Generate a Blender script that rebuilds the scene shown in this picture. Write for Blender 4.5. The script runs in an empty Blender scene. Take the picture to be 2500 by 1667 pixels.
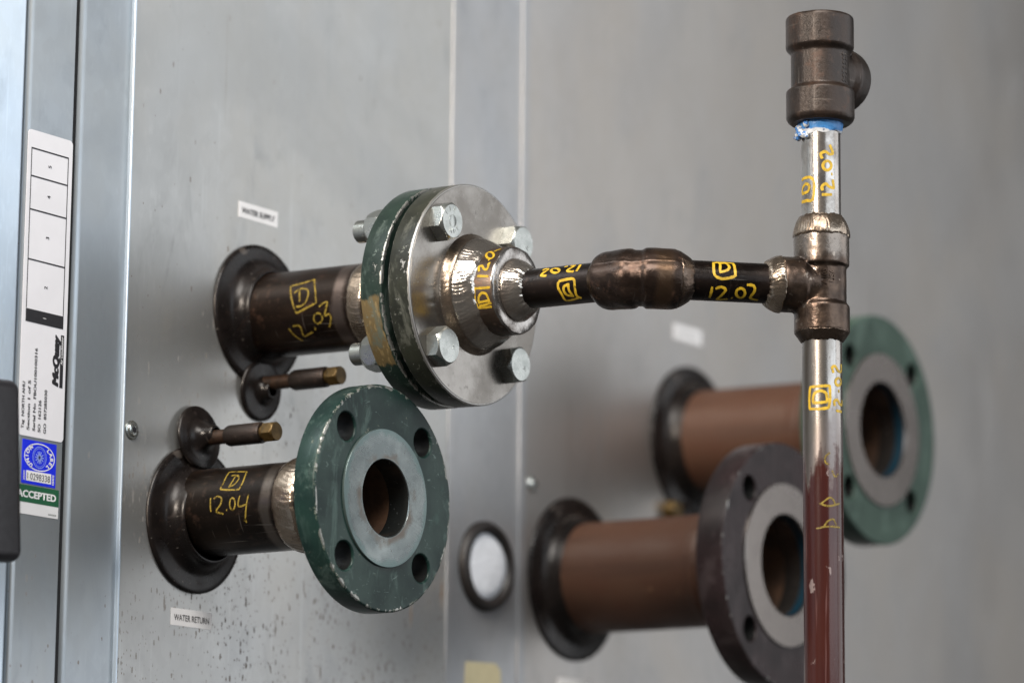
import bpy, bmesh, math, random
from mathutils import Matrix, Vector
random.seed(7)
PI = math.pi
scene = bpy.context.scene
COL = scene.collection

# ------------------------------------------------------------------ camera
# wall plane is y = 0 (x along the wall, z up, -y out of the wall); metres
cam_data = bpy.data.cameras.new('camera')
cam = bpy.data.objects.new('camera', cam_data)
COL.objects.link(cam)
right = Vector((0.56484385, -0.82514820, 0.00904870))
down = Vector((0.15388311, 0.09455275, -0.98355466))
fwd = Vector((0.81072277, 0.55694724, 0.18038391))
cm = Matrix.Identity(4)
for i in range(3):
    cm[i][0], cm[i][1], cm[i][2] = right[i], -down[i], -fwd[i]
cm.translation = Vector((-1.79265146, -1.49942223, -0.30192270))
cam.matrix_world = cm
cam_data.sensor_width = 36.0
cam_data.lens = 118.84
cam_data.clip_start = 0.05
cam_data.clip_end = 100.0
cam_data.dof.use_dof = True
cam_data.dof.focus_distance = 2.262
cam_data.dof.aperture_fstop = 3.7
cam_data.dof.aperture_blades = 8
scene.camera = cam

# ------------------------------------------------------------------ light (indoor hall)
world = bpy.data.worlds.new('World')
scene.world = world
world.use_nodes = True
bg = world.node_tree.nodes['Background']
bg.inputs['Color'].default_value = (1.0, 0.97, 0.94, 1)
bg.inputs['Strength'].default_value = 0.07


def area(name, loc, target, sx, sy, power, color, spread=PI):
    d = bpy.data.lights.new(name, 'AREA')
    d.shape = 'RECTANGLE'
    d.size, d.size_y = sx, sy
    d.energy = power
    d.color = color
    d.spread = spread
    o = bpy.data.objects.new(name, d)
    COL.objects.link(o)
    o.location = loc
    o.rotation_euler = (Vector(target) - Vector(loc)).to_track_quat('-Z', 'Y').to_euler()
    return o


area('ceiling_light', (-3.0, -2.3, 4.1), (0.2, -0.1, 0.1), 3.2, 1.9, 390, (1.0, 0.95, 0.89))
area('wall_fill_light', (3.1, -3.4, 0.6), (0.2, 0, 0.2), 2.8, 4.2, 61, (0.95, 0.97, 1.0))  # added unseen panel, mirrored by the cabinet wall to brighten it
area('front_window_light', (-0.2, -4.5, 1.4), (-0.2, 0, 0.6), 4.2, 2.4, 76, (0.84, 0.92, 1.0))
area('side_lamp_light', (-3.6, -0.35, 1.5), (0.1, -0.2, 0.1), 0.5, 0.5, 140, (1.0, 0.87, 0.74))

scene.view_settings.view_transform = 'Standard'
scene.view_settings.look = 'None'
scene.view_settings.gamma = 1.0
scene.view_settings.exposure = 0.0
scene.view_settings.use_curve_mapping = False
scene.cycles.use_denoising = True
scene.cycles.max_bounces = 8


# ------------------------------------------------------------------ materials
def srgb(r, g, b):
    def f(c):
        c /= 255.0
        return c / 12.92 if c <= 0.04045 else ((c + 0.055) / 1.055) ** 2.4
    return (f(r), f(g), f(b))


class Mat:
    """Small builder: a Principled surface whose colour, metalness and roughness are mixed in layers."""

    def __init__(self, name, col, met=0.0, rgh=0.5, spec=0.5, coat=0.0):
        self.m = bpy.data.materials.new(name)
        self.m.use_nodes = True
        self.t = self.m.node_tree
        self.n = self.t.nodes
        self.p = self.n['Principled BSDF']
        self.p.inputs['Specular IOR Level'].default_value = spec
        self.p.inputs['Coat Weight'].default_value = coat
        self.p.inputs['Coat Roughness'].default_value = 0.15
        self.col, self.met, self.rgh = col, met, rgh
        self.tc = self.n.new('ShaderNodeTexCoord').outputs['Object']
        self.h = None

    def put(self, sock, v):
        if isinstance(v, (int, float)):
            sock.default_value = v
        elif isinstance(v, tuple):
            sock.default_value = (*v[:3], 1)
        else:
            self.t.links.new(v, sock)

    def coord(self, scale=(1, 1, 1), loc=(0, 0, 0)):
        n = self.n.new('ShaderNodeMapping')
        self.t.links.new(self.tc, n.inputs['Vector'])
        n.inputs['Scale'].default_value = scale
        n.inputs['Location'].default_value = loc
        return n.outputs[0]

    def noise(self, scale, detail=4, rough=0.55, stretch=(1, 1, 1), loc=(0, 0, 0), dist=0.0):
        n = self.n.new('ShaderNodeTexNoise')
        self.t.links.new(self.coord(stretch, loc), n.inputs['Vector'])
        n.inputs['Scale'].default_value = scale
        n.inputs['Detail'].default_value = detail
        n.inputs['Roughness'].default_value = rough
        n.inputs['Distortion'].default_value = dist
        return n.outputs['Fac']

    def voronoi(self, scale, stretch=(1, 1, 1), out='Distance', rnd=1.0, loc=(0, 0, 0)):
        n = self.n.new('ShaderNodeTexVoronoi')
        self.t.links.new(self.coord(stretch, loc), n.inputs['Vector'])
        n.inputs['Scale'].default_value = scale
        n.inputs['Randomness'].default_value = rnd
        return n.outputs[out]

    def math(self, op, a, b=0.0, c=0.0):
        n = self.n.new('ShaderNodeMath')
        n.operation = op
        for i, v in enumerate((a, b, c)):
            self.put(n.inputs[i], v)
        return n.outputs[0]

    def step(self, v, lo, hi, a=0.0, b=1.0):
        n = self.n.new('ShaderNodeMapRange')
        n.interpolation_type = 'SMOOTHSTEP'
        self.put(n.inputs['Value'], v)
        n.inputs['From Min'].default_value = lo
        n.inputs['From Max'].default_value = hi
        n.inputs['To Min'].default_value = a
        n.inputs['To Max'].default_value = b
        return n.outputs[0]

    def xyz(self):
        n = self.n.new('ShaderNodeSeparateXYZ')
        self.t.links.new(self.tc, n.inputs[0])
        return n.outputs

    def radius(self):
        s = self.xyz()
        return self.math('SQRT', self.math('ADD', self.math('MULTIPLY', s[0], s[0]), self.math('MULTIPLY', s[1], s[1])))

    def mixc(self, f, a, b):
        n = self.n.new('ShaderNodeMix')
        n.data_type = 'RGBA'
        self.put(n.inputs['Factor'], f)
        self.put(n.inputs[6], a)
        self.put(n.inputs[7], b)
        return n.outputs[2]

    def mixf(self, f, a, b):
        n = self.n.new('ShaderNodeMix')
        self.put(n.inputs['Factor'], f)
        self.put(n.inputs[2], a)
        self.put(n.inputs[3], b)
        return n.outputs[0]

    def layer(self, f, col=None, met=None, rgh=None):
        if col is not None:
            self.col = self.mixc(f, self.col, col)
        if met is not None:
            self.met = self.mixf(f, self.met, met)
        if rgh is not None:
            self.rgh = self.mixf(f, self.rgh, rgh)
        return self

    def bump(self, h, dist, strength=1.0):
        n = self.n.new('ShaderNodeBump')
        n.inputs['Distance'].default_value = dist
        n.inputs['Strength'].default_value = strength
        self.put(n.inputs['Height'], h)
        if self.h is not None:
            self.t.links.new(self.h, n.inputs['Normal'])
        self.h = n.outputs[0]
        return self

    def done(self):
        self.put(self.p.inputs['Base Color'], self.col)
        self.put(self.p.inputs['Metallic'], self.met)
        self.put(self.p.inputs['Roughness'], self.rgh)
        if self.h is not None:
            self.t.links.new(self.h, self.p.inputs['Normal'])
        return self.m


def galvanised(name, base, specks=0.0, rough=0.36, met=0.72, streak=None, tint=None, scratch=True):
    m = Mat(name, base, met, rough)
    b2 = tuple(c * 0.87 for c in base)
    b3 = tuple(min(1, c * 1.10) for c in base)
    m.layer(m.step(m.noise(9, 5, stretch=(1, 1, 0.45)), 0.36, 0.68), b2, None, rough + 0.05)
    m.layer(m.step(m.noise(260, 3, stretch=(1, 1, 0.35)), 0.52, 0.72, 0, 0.55), b3)
    m.layer(m.step(m.noise(60, 4, stretch=(1, 1, 0.04), loc=(3, 0, 1)), 0.55, 0.75, 0, 0.5), b2, None, rough - 0.05)
    if tint:
        m.layer(m.step(m.noise(5, 3, loc=(5, 2, 9)), 0.40, 0.65, 0, 0.8), tint)
    if scratch:
        m.layer(m.step(m.noise(150, 2, 0.4, stretch=(1, 1, 0.012), loc=(1, 4, 0)), 0.70, 0.76, 0, 0.35), b3, None, 0.3)
    if specks:
        z = m.xyz()[2]
        low = m.step(z, 0.20, -0.05, 0.04, 1.0)
        patch = m.step(m.noise(14, 3, loc=(7, 1, 2)), 0.32, 0.60, .25, 1)
        gate = m.math('MULTIPLY', low, patch)
        for sc, st, thr, seed, dens, colr in ((230, (1, 1, 0.40), 0.24, 1, .62, (.085, .047, .023)),
                                              (130, (1, 1, 0.20), 0.13, 5, .50, (.095, .050, .022)),
                                              (400, (1, 1, 0.55), 0.30, 9, .60, (.11, .065, .035)),
                                              (60, (1, 1, 0.15), 0.10, 3, .55, (.20, .11, .045))):
            v = m.n.new('ShaderNodeTexVoronoi')
            m.t.links.new(m.coord(st, (seed, seed * .3, seed * .7)), v.inputs['Vector'])
            v.inputs['Scale'].default_value = sc
            sep = m.n.new('ShaderNodeSeparateColor')
            m.t.links.new(v.outputs['Color'], sep.inputs[0])
            here = m.math('LESS_THAN', sep.outputs[0], m.math('MULTIPLY', gate, dens * specks))
            size = m.math('MULTIPLY', m.math('ADD', m.math('MULTIPLY', sep.outputs[1], .8), .3), thr)
            wob = m.math('MULTIPLY', m.math('SUBTRACT', m.noise(650, 3), 0.5), 0.30)
            msk = m.step(m.math('SUBTRACT', m.math('ADD', v.outputs['Distance'], wob), size), 0.04, -0.04, 0.0, 1.0)
            msk = m.math('MULTIPLY', m.math('MULTIPLY', msk, here), m.step(sep.outputs[2], 0, 1, .7, 1.0))
            m.layer(msk, colr, 0.0, 0.75)
    if streak:
        x, y, z = m.xyz()
        dx = m.math('ABSOLUTE', m.math('SUBTRACT', x, m.math('ADD', streak[0], m.math('MULTIPLY', m.noise(20, 2), 0.0012))))
        f = m.math('MULTIPLY', m.step(dx, 0.0012, 0.0003), m.math('MULTIPLY', m.step(z, streak[1] - .01, streak[1] + .01), m.step(z, streak[2] + .01, streak[2] - .01)))
        m.layer(m.math('MULTIPLY', f, m.step(m.noise(50, 3), 0.35, 0.6, 0.15, 0.6)), (.16, .14, .10), 0.1, 0.6)
    m.layer(m.step(m.noise(6, 4, .6, stretch=(1, 1, .6), loc=(3, 6, 2), dist=.4), .42, .62, 0, .5), (base[0] * 1.04, base[1] * .98, base[2] * .90), None, rough + .05)
    m.layer(m.step(m.noise(24, 5, .7, stretch=(1, 1, .35), loc=(1, 3, 7), dist=1.2), .53, .70, 0, .6), tuple(c * .80 for c in base), None, rough + .14)
    m.layer(m.step(m.noise(380, 2, .4, stretch=(1, 1, .02), loc=(2, 4, 6)), .68, .75, 0, .35), b3, None, rough - .1)
    sp = m.voronoi(110, (1, 1, .8), 'Color', loc=(2, 0, 5))
    m.layer(m.step(sp, .2, .9, 0, .16), b3, None, rough - .06)
    m.layer(m.step(m.noise(3.2, 5, .6, loc=(8, 3, 1), dist=.7), .48, .66, 0, .45), tuple(c * .84 for c in base), None, rough + .12)
    m.bump(m.noise(500, 3, stretch=(1, 1, 0.3)), 0.00004)
    m.bump(m.noise(5, 2), 0.0010)
    return m.done()


def mill_scale(name, base=(.030, .024, .021), warm=(.060, .040, .030), rgh=0.36, met=0.55, heat=None, grain=900, spec=.5, sparkle=0.0):
    m = Mat(name, base, met, rgh, spec)
    m.layer(m.step(m.noise(45, 5, stretch=(1, 1, 0.4)), 0.38, 0.64), warm, None, rgh + 0.08)
    m.layer(m.step(m.noise(170, 4), 0.58, 0.75, 0, .6), tuple(c * 2.2 for c in warm), None, rgh + 0.12)
    m.layer(m.step(m.noise(85, 6, .7, loc=(6, 2, 3), dist=.5), .55, .70, 0, .55), (warm[0] * 1.9, warm[1] * 1.35, warm[2] * 1.0), .15, rgh + .25)
    m.layer(m.step(m.noise(38, 5, .65, stretch=(1, 1, .5), loc=(1, 9, 3)), .52, .68, 0, .7), tuple(c * .45 for c in base), None, rgh - .06)
    m.layer(m.step(m.noise(520, 2, .4, stretch=(.06, .06, 1), loc=(4, 1, 2)), .69, .76, 0, .35), (.22, .19, .17), .8, .32)
    if heat:
        for z0, w, c in heat:
            z = m.xyz()[2]
            f = m.step(m.math('ABSOLUTE', m.math('SUBTRACT', m.math('ADD', z, m.math('MULTIPLY', m.math('SUBTRACT', m.noise(60, 3), .5), .006)), z0)), w, w * .3)
            m.layer(f, c, 0.9, 0.28)
    m.layer(m.step(m.noise(420, 2, stretch=(1, 1, .05), loc=(2, 2, 2)), .68, .76, 0, .5), (.30, .27, .24), .9, .3)
    m.bump(m.noise(grain, 3), 0.00005)
    if sparkle:
        m.bump(m.noise(420, 5, .7), sparkle)
    m.bump(m.noise(120, 4), 0.00012)
    return m.done()


def paint(name, base, dark, chip=(.42, .42, .40), edges=(), rgh=0.33, amount=0.64, primer=None, patch=None, zedges=(), scuff=1.0):
    """oil paint with chips down to bare steel; edges = radii (m) where knocks are frequent"""
    m = Mat(name, base, 0.0, rgh, .22)
    m.layer(m.step(m.noise(28, 5), 0.36, 0.64), dark, None, rgh + 0.1)
    m.layer(m.step(m.noise(90, 5, stretch=(1, .5, 1)), 0.60, 0.74, 0, .5), tuple(min(1, c * 2.1 + .02) for c in base), None, rgh + .2)
    if patch:
        (x1, y0, y1), colr = patch
        x, y, z = m.xyz()
        j = m.math('MULTIPLY', m.math('SUBTRACT', m.noise(90, 4), .5), .022)
        yy = m.math('ADD', y, j)
        f = m.math('MULTIPLY', m.step(x, x1 + .002, x1 - .002), m.math('MULTIPLY', m.step(yy, y0, y0 + .003), m.step(yy, y1, y1 - .003)))
        f = m.math('MULTIPLY', f, m.step(m.math('ADD', z, m.math('MULTIPLY', j, .25)), .0165, .0150))
        m.layer(f, colr, 0.0, 0.5)
        m.layer(m.math('MULTIPLY', f, m.step(m.noise(120, 4, stretch=(1, 1, 3), loc=(2, 1, 1)), .56, .62)), tuple(c * 1.6 for c in colr), 0.0, 0.5)
    sc1 = m.step(m.noise(45, 6, .7, stretch=(1, .35, 1), loc=(9, 1, 4), dist=.6), .52, .64, 0, .7 * scuff)
    m.layer(sc1, tuple(min(1, c * 2.0 + .045) for c in base), None, rgh + .18)
    sc2 = m.step(m.noise(210, 5, .7, stretch=(.4, 1, 1), loc=(2, 8, 1), dist=1.2), .625, .69, 0, .75 * scuff)
    m.layer(sc2, tuple(min(1, c * 2.6 + .09) for c in base), None, rgh + .15)
    r = m.radius()
    bias = 0.0
    for e, w, k in edges:
        bias = m.math('ADD', bias, m.step(m.math('ABSOLUTE', m.math('SUBTRACT', r, e)), w, 0.0, 0.0, k))
    if zedges:
        zz = m.xyz()[2]
        rim = m.step(r, zedges[0][3] - .004, zedges[0][3] - .0015)
        for e, w, k, _ in zedges:
            bias = m.math('ADD', bias, m.math('MULTIPLY', rim, m.step(m.math('ABSOLUTE', m.math('SUBTRACT', zz, e)), w, 0.0, 0.0, k)))
    big = m.math('ADD', m.noise(110, 6, .68, loc=(4, 4, 1)), bias)
    if primer:
        m.layer(m.step(big, amount - .035, amount - .015), primer, 0.0, 0.6)
    m.layer(m.step(big, amount, amount + .02, 0, .85), chip, 0.85, 0.36)
    ln = m.math('ADD', m.noise(190, 3, .5, stretch=(1, .12, 1), loc=(1, 7, 3), dist=1.5), bias)
    m.layer(m.step(ln, amount + .06, amount + .085), chip, 0.85, 0.34)
    ln2 = m.math('ADD', m.noise(230, 3, .5, stretch=(.15, 1, 1), loc=(5, 2, 3), dist=1.0), m.math('MULTIPLY', bias, .6))
    m.layer(m.step(ln2, amount + .08, amount + .10), chip, 0.85, 0.34)
    m.bump(m.step(big, amount - .01, amount + .02, 1, 0), 0.00012)
    m.bump(m.noise(240, 3), 0.00008)
    return m.done()


def bare_steel(name, base=(.50, .47, .43), dark=(.22, .19, .16), rgh=0.26, rings=0.0, blot=0.5, scale=40, bumpd=.00006, sparkle=0.0):
    m = Mat(name, base, 0.95, rgh)
    m.layer(m.step(m.noise(scale, 5, .6), 0.40, 0.66, 0, blot), dark, 0.85, rgh + .14)
    m.layer(m.step(m.noise(scale * 6, 4, .6), 0.60, 0.74, 0, blot * .7), tuple(c * .6 for c in dark), 0.6, rgh + .2)
    if rings:
        w = m.math('SINE', m.math('MULTIPLY', m.radius(), rings))
        m.bump(w, 0.00003)
        m.layer(m.step(w, .2, 1, 0, .18), tuple(c * .7 for c in base))
    m.bump(m.noise(700, 3), bumpd)
    if sparkle:
        m.bump(m.noise(170, 3, .5), sparkle)
    return m.done()


def simple(name, col, met=0.0, rgh=0.5, var=0.15, scale=120, bumpd=0.00004, coat=0.0):
    m = Mat(name, col, met, rgh, coat=coat)
    m.layer(m.step(m.noise(scale, 4), 0.35, 0.65), tuple(c * (1 - var) for c in col), None, min(1, rgh + .07))
    m.bump(m.noise(scale * 5, 3), bumpd)
    return m.done()


MT = {}
MT['panel'] = galvanised('galvanised_panel', (.41, .42, .42), specks=1.6, streak=(.023, .29, .366), tint=(.38, .38, .37))
MT['panel_far'] = galvanised('galvanised_far_panel', (.44, .43, .42), met=.86, tint=(.40, .38, .36))
MT['strip'] = galvanised('galvanised_strip', (.35, .385, .415), specks=0.14, tint=(.31, .345, .38))
MT['strip_far'] = galvanised('galvanised_middle_strip', (.405, .415, .43))
MT['door'] = galvanised('galvanised_door', (.62, .72, .82), rough=.34, tint=(.52, .64, .78))
MT['gap'] = simple('black_gasket_and_gap_shade', (.008, .008, .009), 0, .8)  # flange gasket, and the black that darkens the panel gaps
MT['pad'] = mill_scale('dark_escutcheon_steel', (.0075, .0060, .0057), (.0115, .0088, .0080), rgh=.27, met=.05, spec=.26)
MT['pipe03'] = mill_scale('dark_pipe_steel', (.015, .0092, .0065), (.030, .0175, .0115), rgh=.28, met=.7, heat=((.096, .007, (.16, .125, .11)), (.120, .004, (.10, .07, .055))))
MT['pipe04'] = mill_scale('dark_pipe_steel_plain', (.011, .0078, .006), (.022, .0145, .0105), rgh=.28, met=.7, heat=((.087, .006, (.13, .11, .095)),))
MT['pipe_small'] = mill_scale('black_small_pipe_steel', (.014, .0100, .0085), (.025, .0165, .013), rgh=.26, met=.7)
def worn_fitting():
    m = Mat('worn_forged_steel', (.046, .032, .025), .85, .28)
    m.layer(m.step(m.noise(55, 5), .38, .64), (.115, .080, .060), None, .36)
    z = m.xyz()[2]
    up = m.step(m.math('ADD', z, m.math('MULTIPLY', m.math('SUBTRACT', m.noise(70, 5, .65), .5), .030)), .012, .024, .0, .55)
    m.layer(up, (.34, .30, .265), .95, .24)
    m.layer(m.step(m.noise(130, 5, .65, loc=(3, 1, 5)), .60, .68, 0, .7), (.36, .30, .25), .95, .24)
    m.layer(m.step(m.noise(300, 4), .60, .70, 0, .6), (.04, .03, .024), .5, .4)
    m.bump(m.noise(260, 4), .00022)
    m.bump(m.noise(90, 3), .0004)
    return m.done()


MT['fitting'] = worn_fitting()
MT['elbow'] = mill_scale('forged_elbow_steel', (.040, .027, .021), (.068, .045, .035), rgh=.24, met=.75, grain=350, sparkle=.00026, heat=((.013, .008, (.13, .082, .052)),))
MT['cast'] = mill_scale('brown_forged_steel', (.022, .015, .0115), (.041, .027, .020), rgh=.34, met=.35, grain=600, sparkle=.00028)
MT['weld'] = bare_steel('weld_metal', (.38, .31, .245), (.10, .072, .053), .21, scale=45, blot=.85, sparkle=.0005)
MT['weld_dark'] = bare_steel('heat_tinted_weld', (.15, .11, .085), (.045, .032, .025), .24, scale=60, blot=.9, sparkle=.0007)
MT['weld_bright'] = bare_steel('bright_weld_metal', (.60, .56, .51), (.16, .12, .095), .16, blot=.75, scale=26, sparkle=.0006)
MT['boss'] = mill_scale('brown_boss_steel', (.055, .040, .031), (.095, .066, .049), rgh=.32, met=.6)
MT['boss_face'] = bare_steel('ground_end_plate', (.44, .42, .40), (.07, .052, .042), .20, blot=.95, scale=48, sparkle=.0003)
MT['green'] = paint('green_oil_paint', srgb(30, 51, 46), srgb(19, 37, 35), chip=(.34, .34, .32), edges=((.047, .004, .05),), zedges=((.1650, .0022, .17, .0762), (.1476, .0015, .08, .0762)), amount=.70, primer=srgb(84, 92, 82), rgh=.28)
MT['green_patch'] = paint('green_paint_with_tan_patch', srgb(40, 54, 48), srgb(26, 39, 35), chip=(.34, .34, .32), zedges=((.0176, .0024, .19, .0762),), amount=.665, patch=((-.03, -.056, -.010), srgb(100, 86, 58)), rgh=.28)
MT['olive'] = paint('dark_olive_paint', srgb(52, 54, 46), srgb(34, 36, 31), chip=(.42, .41, .39), zedges=((.0176, .0026, .34, .0762), (0, .0016, .14, .0762)), amount=.645, rgh=.28)
MT['green_far'] = paint('pale_green_paint', srgb(60, 78, 69), srgb(50, 67, 59), edges=(), amount=.74, scuff=.5)
MT['plum'] = paint('dark_plum_paint', srgb(46, 36, 37), srgb(34, 27, 28), zedges=((.1985, .0022, .14, .0953),), amount=.74, rgh=.26, scuff=.35)
MT['face_steel'] = bare_steel('flange_face_steel', (.29, .275, .255), (.15, .135, .118), .20, rings=0, blot=.7, scale=22)
def raised_face():
    m = Mat('machined_raised_face', (.22, .245, .24), .95, .20)
    m.layer(m.step(m.noise(20, 5, .6), .40, .64), (.13, .15, .15), None, .28)
    r = m.radius()
    n1 = m.math('MULTIPLY', m.math('SUBTRACT', m.noise(60, 5, .65), .5), .016)
    m.layer(m.math('MULTIPLY', m.step(m.math('ADD', r, n1), .0345, .0285, 0, .8), m.math('MULTIPLY', m.step(r, .0262, .0272), m.step(m.noise(35, 3, loc=(3, 2, 2)), .46, .58))), (.11, .080, .058), .6, .36)
    m.layer(m.step(m.math('ADD', r, n1), .0405, .0455, 0, .55), (.09, .16, .155), .5, .36)
    w = m.math('SINE', m.math('MULTIPLY', r, 5200))
    m.bump(w, .00003)
    m.layer(m.step(w, .2, 1, 0, .25), (.15, .165, .16))
    m.layer(m.step(m.noise(260, 4, .6), .64, .72, 0, .6), (.10, .10, .095), .6, .4)
    m.bump(m.noise(700, 3), .00005)
    return m.done()


MT['machined'] = raised_face()
MT['machined_far'] = bare_steel('machined_raised_face_far', (.30, .27, .25), (.17, .15, .14), .22, blot=.4, scale=25)
MT['rust_in'] = simple('rusty_bore', (.075, .035, .016), 0, .75, .5, 60, .0002)
MT['hole_shade'] = simple('hole_shade_black', (.012, .013, .013), .3, .5)  # near black that paints the shade inside the bolt holes
MT['blue_in'] = simple('blue_bore_lining', (.005, .030, .050), 0, .35)
def brown_primer():
    m = Mat('brown_primed_pipe', (.074, .036, .022), 0, .44, .35)
    m.layer(m.step(m.noise(26, 5), .38, .66), (.070, .030, .017), None, .55)
    m.layer(m.step(m.noise(60, 4, stretch=(1, 1, .10)), .52, .70, 0, .7), (.055, .025, .015), None, .6)
    m.layer(m.step(m.noise(90, 5, .65, loc=(1, 2, 8)), .64, .70, 0, .8), (.16, .085, .05), None, .6)
    m.bump(m.noise(400, 3), .0001)
    return m.done()


MT['brown_pipe'] = brown_primer()
MT['zinc'] = bare_steel('zinc_plated_steel', (.46, .48, .46), (.30, .325, .31), .26, blot=.6, scale=60)
MT['brass'] = simple('dull_brass', (.10, .062, .018), .6, .38, .5, 130)
MT['rusty'] = simple('rusty_thin_pipe', (.045, .024, .014), .3, .45, .6, 140, .0002)
MT['coupling'] = mill_scale('dark_coupling_steel', (.020, .016, .014), (.038, .028, .024), rgh=.36, sparkle=.0003)
MT['rubber'] = simple('black_rubber', (.014, .011, .010), 0, .45)
MT['plastic'] = simple('black_handle_plastic', (.012, .011, .014), 0, .42, .2, 200)
MT['white'] = simple('white_insulation', (.80, .82, .86), 0, .5, .10, 60, .0012)
MT['label'] = simple('white_label_film', (.80, .79, .82), 0, .35, .04, 40)
MT['paper'] = simple('white_paper_label', (.80, .79, .79), 0, .5, .06, 40)
MT['ink'] = simple('black_ink', (.012, .011, .014), 0, .5, .05)
MT['grey_ink'] = simple('grey_ink', (.20, .21, .20), 0, .5, .05)
MT['blue'] = simple('blue_sticker', (.003, .02, .74), 0, .35, .05)
MT['pale_blue'] = simple('pale_blue_print', (.25, .33, .78), 0, .4, .05)
MT['green_ink'] = simple('green_sticker', (.010, .105, .045), 0, .35, .05)
MT['tape'] = simple('beige_masking_tape', (.60, .53, .33), 0, .6, .06)


def marker_mat(name, col, cover):
    m = Mat(name, col, 0.0, 0.45)
    m.layer(m.step(m.noise(260, 4), .40, .62, 0, .8), tuple(c * .62 for c in col))
    mat = m.done()
    t = m.t
    out = t.nodes['Material Output']
    tr = t.nodes.new('ShaderNodeBsdfTransparent')
    mx = t.nodes.new('ShaderNodeMixShader')
    t.links.new(m.step(m.noise(330, 5, .65, loc=(3, 1, 2)), cover - .12, cover + .10, 0.05, 0.85), mx.inputs[0])
    t.links.new(m.p.outputs[0], mx.inputs[1])
    t.links.new(tr.outputs[0], mx.inputs[2])
    t.links.new(mx.outputs[0], out.inputs['Surface'])
    return mat


MT['marker'] = marker_mat('yellow_paint_marker', (.62, .40, .022), .68)
MT['marker_thin'] = marker_mat('thin_yellow_paint_marker', (.25, .175, .020), .58)


def upright_mat():
    """lower riser: bright bare pipe with red-brown lacquer that starts with a ragged edge"""
    m = Mat('bare_pipe_with_red_lacquer', (.42, .395, .37), .95, .19)
    m.layer(m.step(m.noise(38, 5, stretch=(1, 1, .35)), .40, .66, 0, .85), (.17, .15, .13), .9, .34)
    m.layer(m.step(m.noise(300, 4), .60, .74, 0, .5), (.16, .13, .11), .7, .4)
    x, y, z = m.xyz()
    wob = m.math('ADD', m.math('MULTIPLY', m.math('SUBTRACT', m.noise(75, 3, stretch=(1, 1, .10)), .5), .16), m.math('MULTIPLY', m.math('SUBTRACT', m.noise(240, 4), .5), .022))
    f = m.step(m.math('ADD', z, wob), -.112, -.132)
    m.layer(m.step(m.math('ADD', z, wob), -.078, -.112, 0, .7), (.20, .17, .165), .8, .38)
    chips = m.step(m.noise(120, 5, .65, stretch=(1, 1, .5), loc=(4, 2, 6)), .65, .67)
    m.layer(f, (.045, .0125, .0095), 0.0, .14)
    m.layer(m.math('MULTIPLY', f, m.step(m.noise(50, 4, stretch=(1, 1, .2)), .45, .65, 0, .7)), (.032, .009, .009), 0.0, .20)
    m.layer(m.math('MULTIPLY', f, chips), (.26, .20, .19), .5, .4)
    m.layer(m.math('MULTIPLY', f, m.step(m.noise(330, 2, .5, stretch=(1, 1, .04), loc=(7, 2, 1)), .62, .72, 0, .55)), (.17, .09, .085), .3, .35)
    m.bump(m.noise(800, 3), .00004)
    m.bump(m.noise(60, 3, stretch=(1, 1, .15)), .00025)
    return m.done()


MT['riser_low'] = upright_mat()
MT['riser_up'] = bare_steel('bare_riser_pipe', (.46, .435, .41), (.16, .135, .115), .17, blot=.8, scale=38)
def tape_mat():
    m = Mat('blue_and_white_thread_tape', (.70, .72, .74), 0, .45)
    z = m.xyz()[2]
    f = m.step(m.math('ADD', z, m.math('MULTIPLY', m.math('SUBTRACT', m.noise(90, 3), .5), .007)), .1052, .1060)
    m.layer(f, (.06, .26, .62), 0, .4)
    m.layer(m.step(m.noise(420, 4), .62, .68, 0, .7), (.02, .07, .22), 0, .5)
    m.bump(m.noise(500, 4), .0004)
    return m.done()
def paste_mat():
    m = Mat('blue_thread_paste', (.05, .19, .50), 0, .4)
    m.layer(m.step(m.noise(330, 4), .47, .53), (.66, .68, .68), 0, .5)
    m.layer(m.step(m.noise(500, 4, loc=(2, 2, 2)), .58, .64), (.02, .05, .12), 0, .5)
    m.bump(m.noise(600, 4), .0006)
    return m.done()
MT['thread_tape'] = tape_mat()
MT['paste'] = paste_mat()


# ------------------------------------------------------------------ object helpers
FRAME = {}


def frame(o, z, y=(0, 0, 1)):
    z = Vector(z).normalized()
    y = Vector(y)
    y = (y - z * y.dot(z)).normalized()
    x = y.cross(z)
    m = Matrix.Identity(4)
    for i in range(3):
        m[i][0], m[i][1], m[i][2] = x[i], y[i], z[i]
    m.translation = Vector(o)
    return m


def thing(name, label, cat, fr, group=None):
    o = bpy.data.objects.new(name, None)
    o.empty_display_size = 0.02
    COL.objects.link(o)
    o.matrix_world = fr
    o['label'] = label
    o['category'] = cat
    if group:
        o['group'] = group
    FRAME[o.name] = fr.copy()
    return o


def link(name, me, mat, parent, fr=None, label=None):
    """one mesh object; fr = world frame its vertices are written in (default: the parent's)"""
    o = bpy.data.objects.new(name, me)
    COL.objects.link(o)
    if mat is not None:
        me.materials.clear()
        me.materials.append(mat)
    pf = FRAME[parent.name]
    if fr is None:
        fr = pf
    o.parent = parent
    o.matrix_local = pf.inverted() @ fr
    FRAME[o.name] = fr.copy()
    if label:
        o['label'] = label
    return o


def mesh(verts, faces, sharp=40):
    me = bpy.data.meshes.new('m')
    me.from_pydata([tuple(v) for v in verts], [], faces)
    me.validate()
    bm = bmesh.new()
    bm.from_mesh(me)
    bmesh.ops.recalc_face_normals(bm, faces=bm.faces)
    bm.to_mesh(me)
    bm.free()
    smooth(me, sharp)
    return me


def smooth(me, sharp=40):
    me.polygons.foreach_set('use_smooth', [True] * len(me.polygons))
    if sharp < 180:
        me.set_sharp_from_angle(angle=math.radians(sharp))
    me.update()


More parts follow.
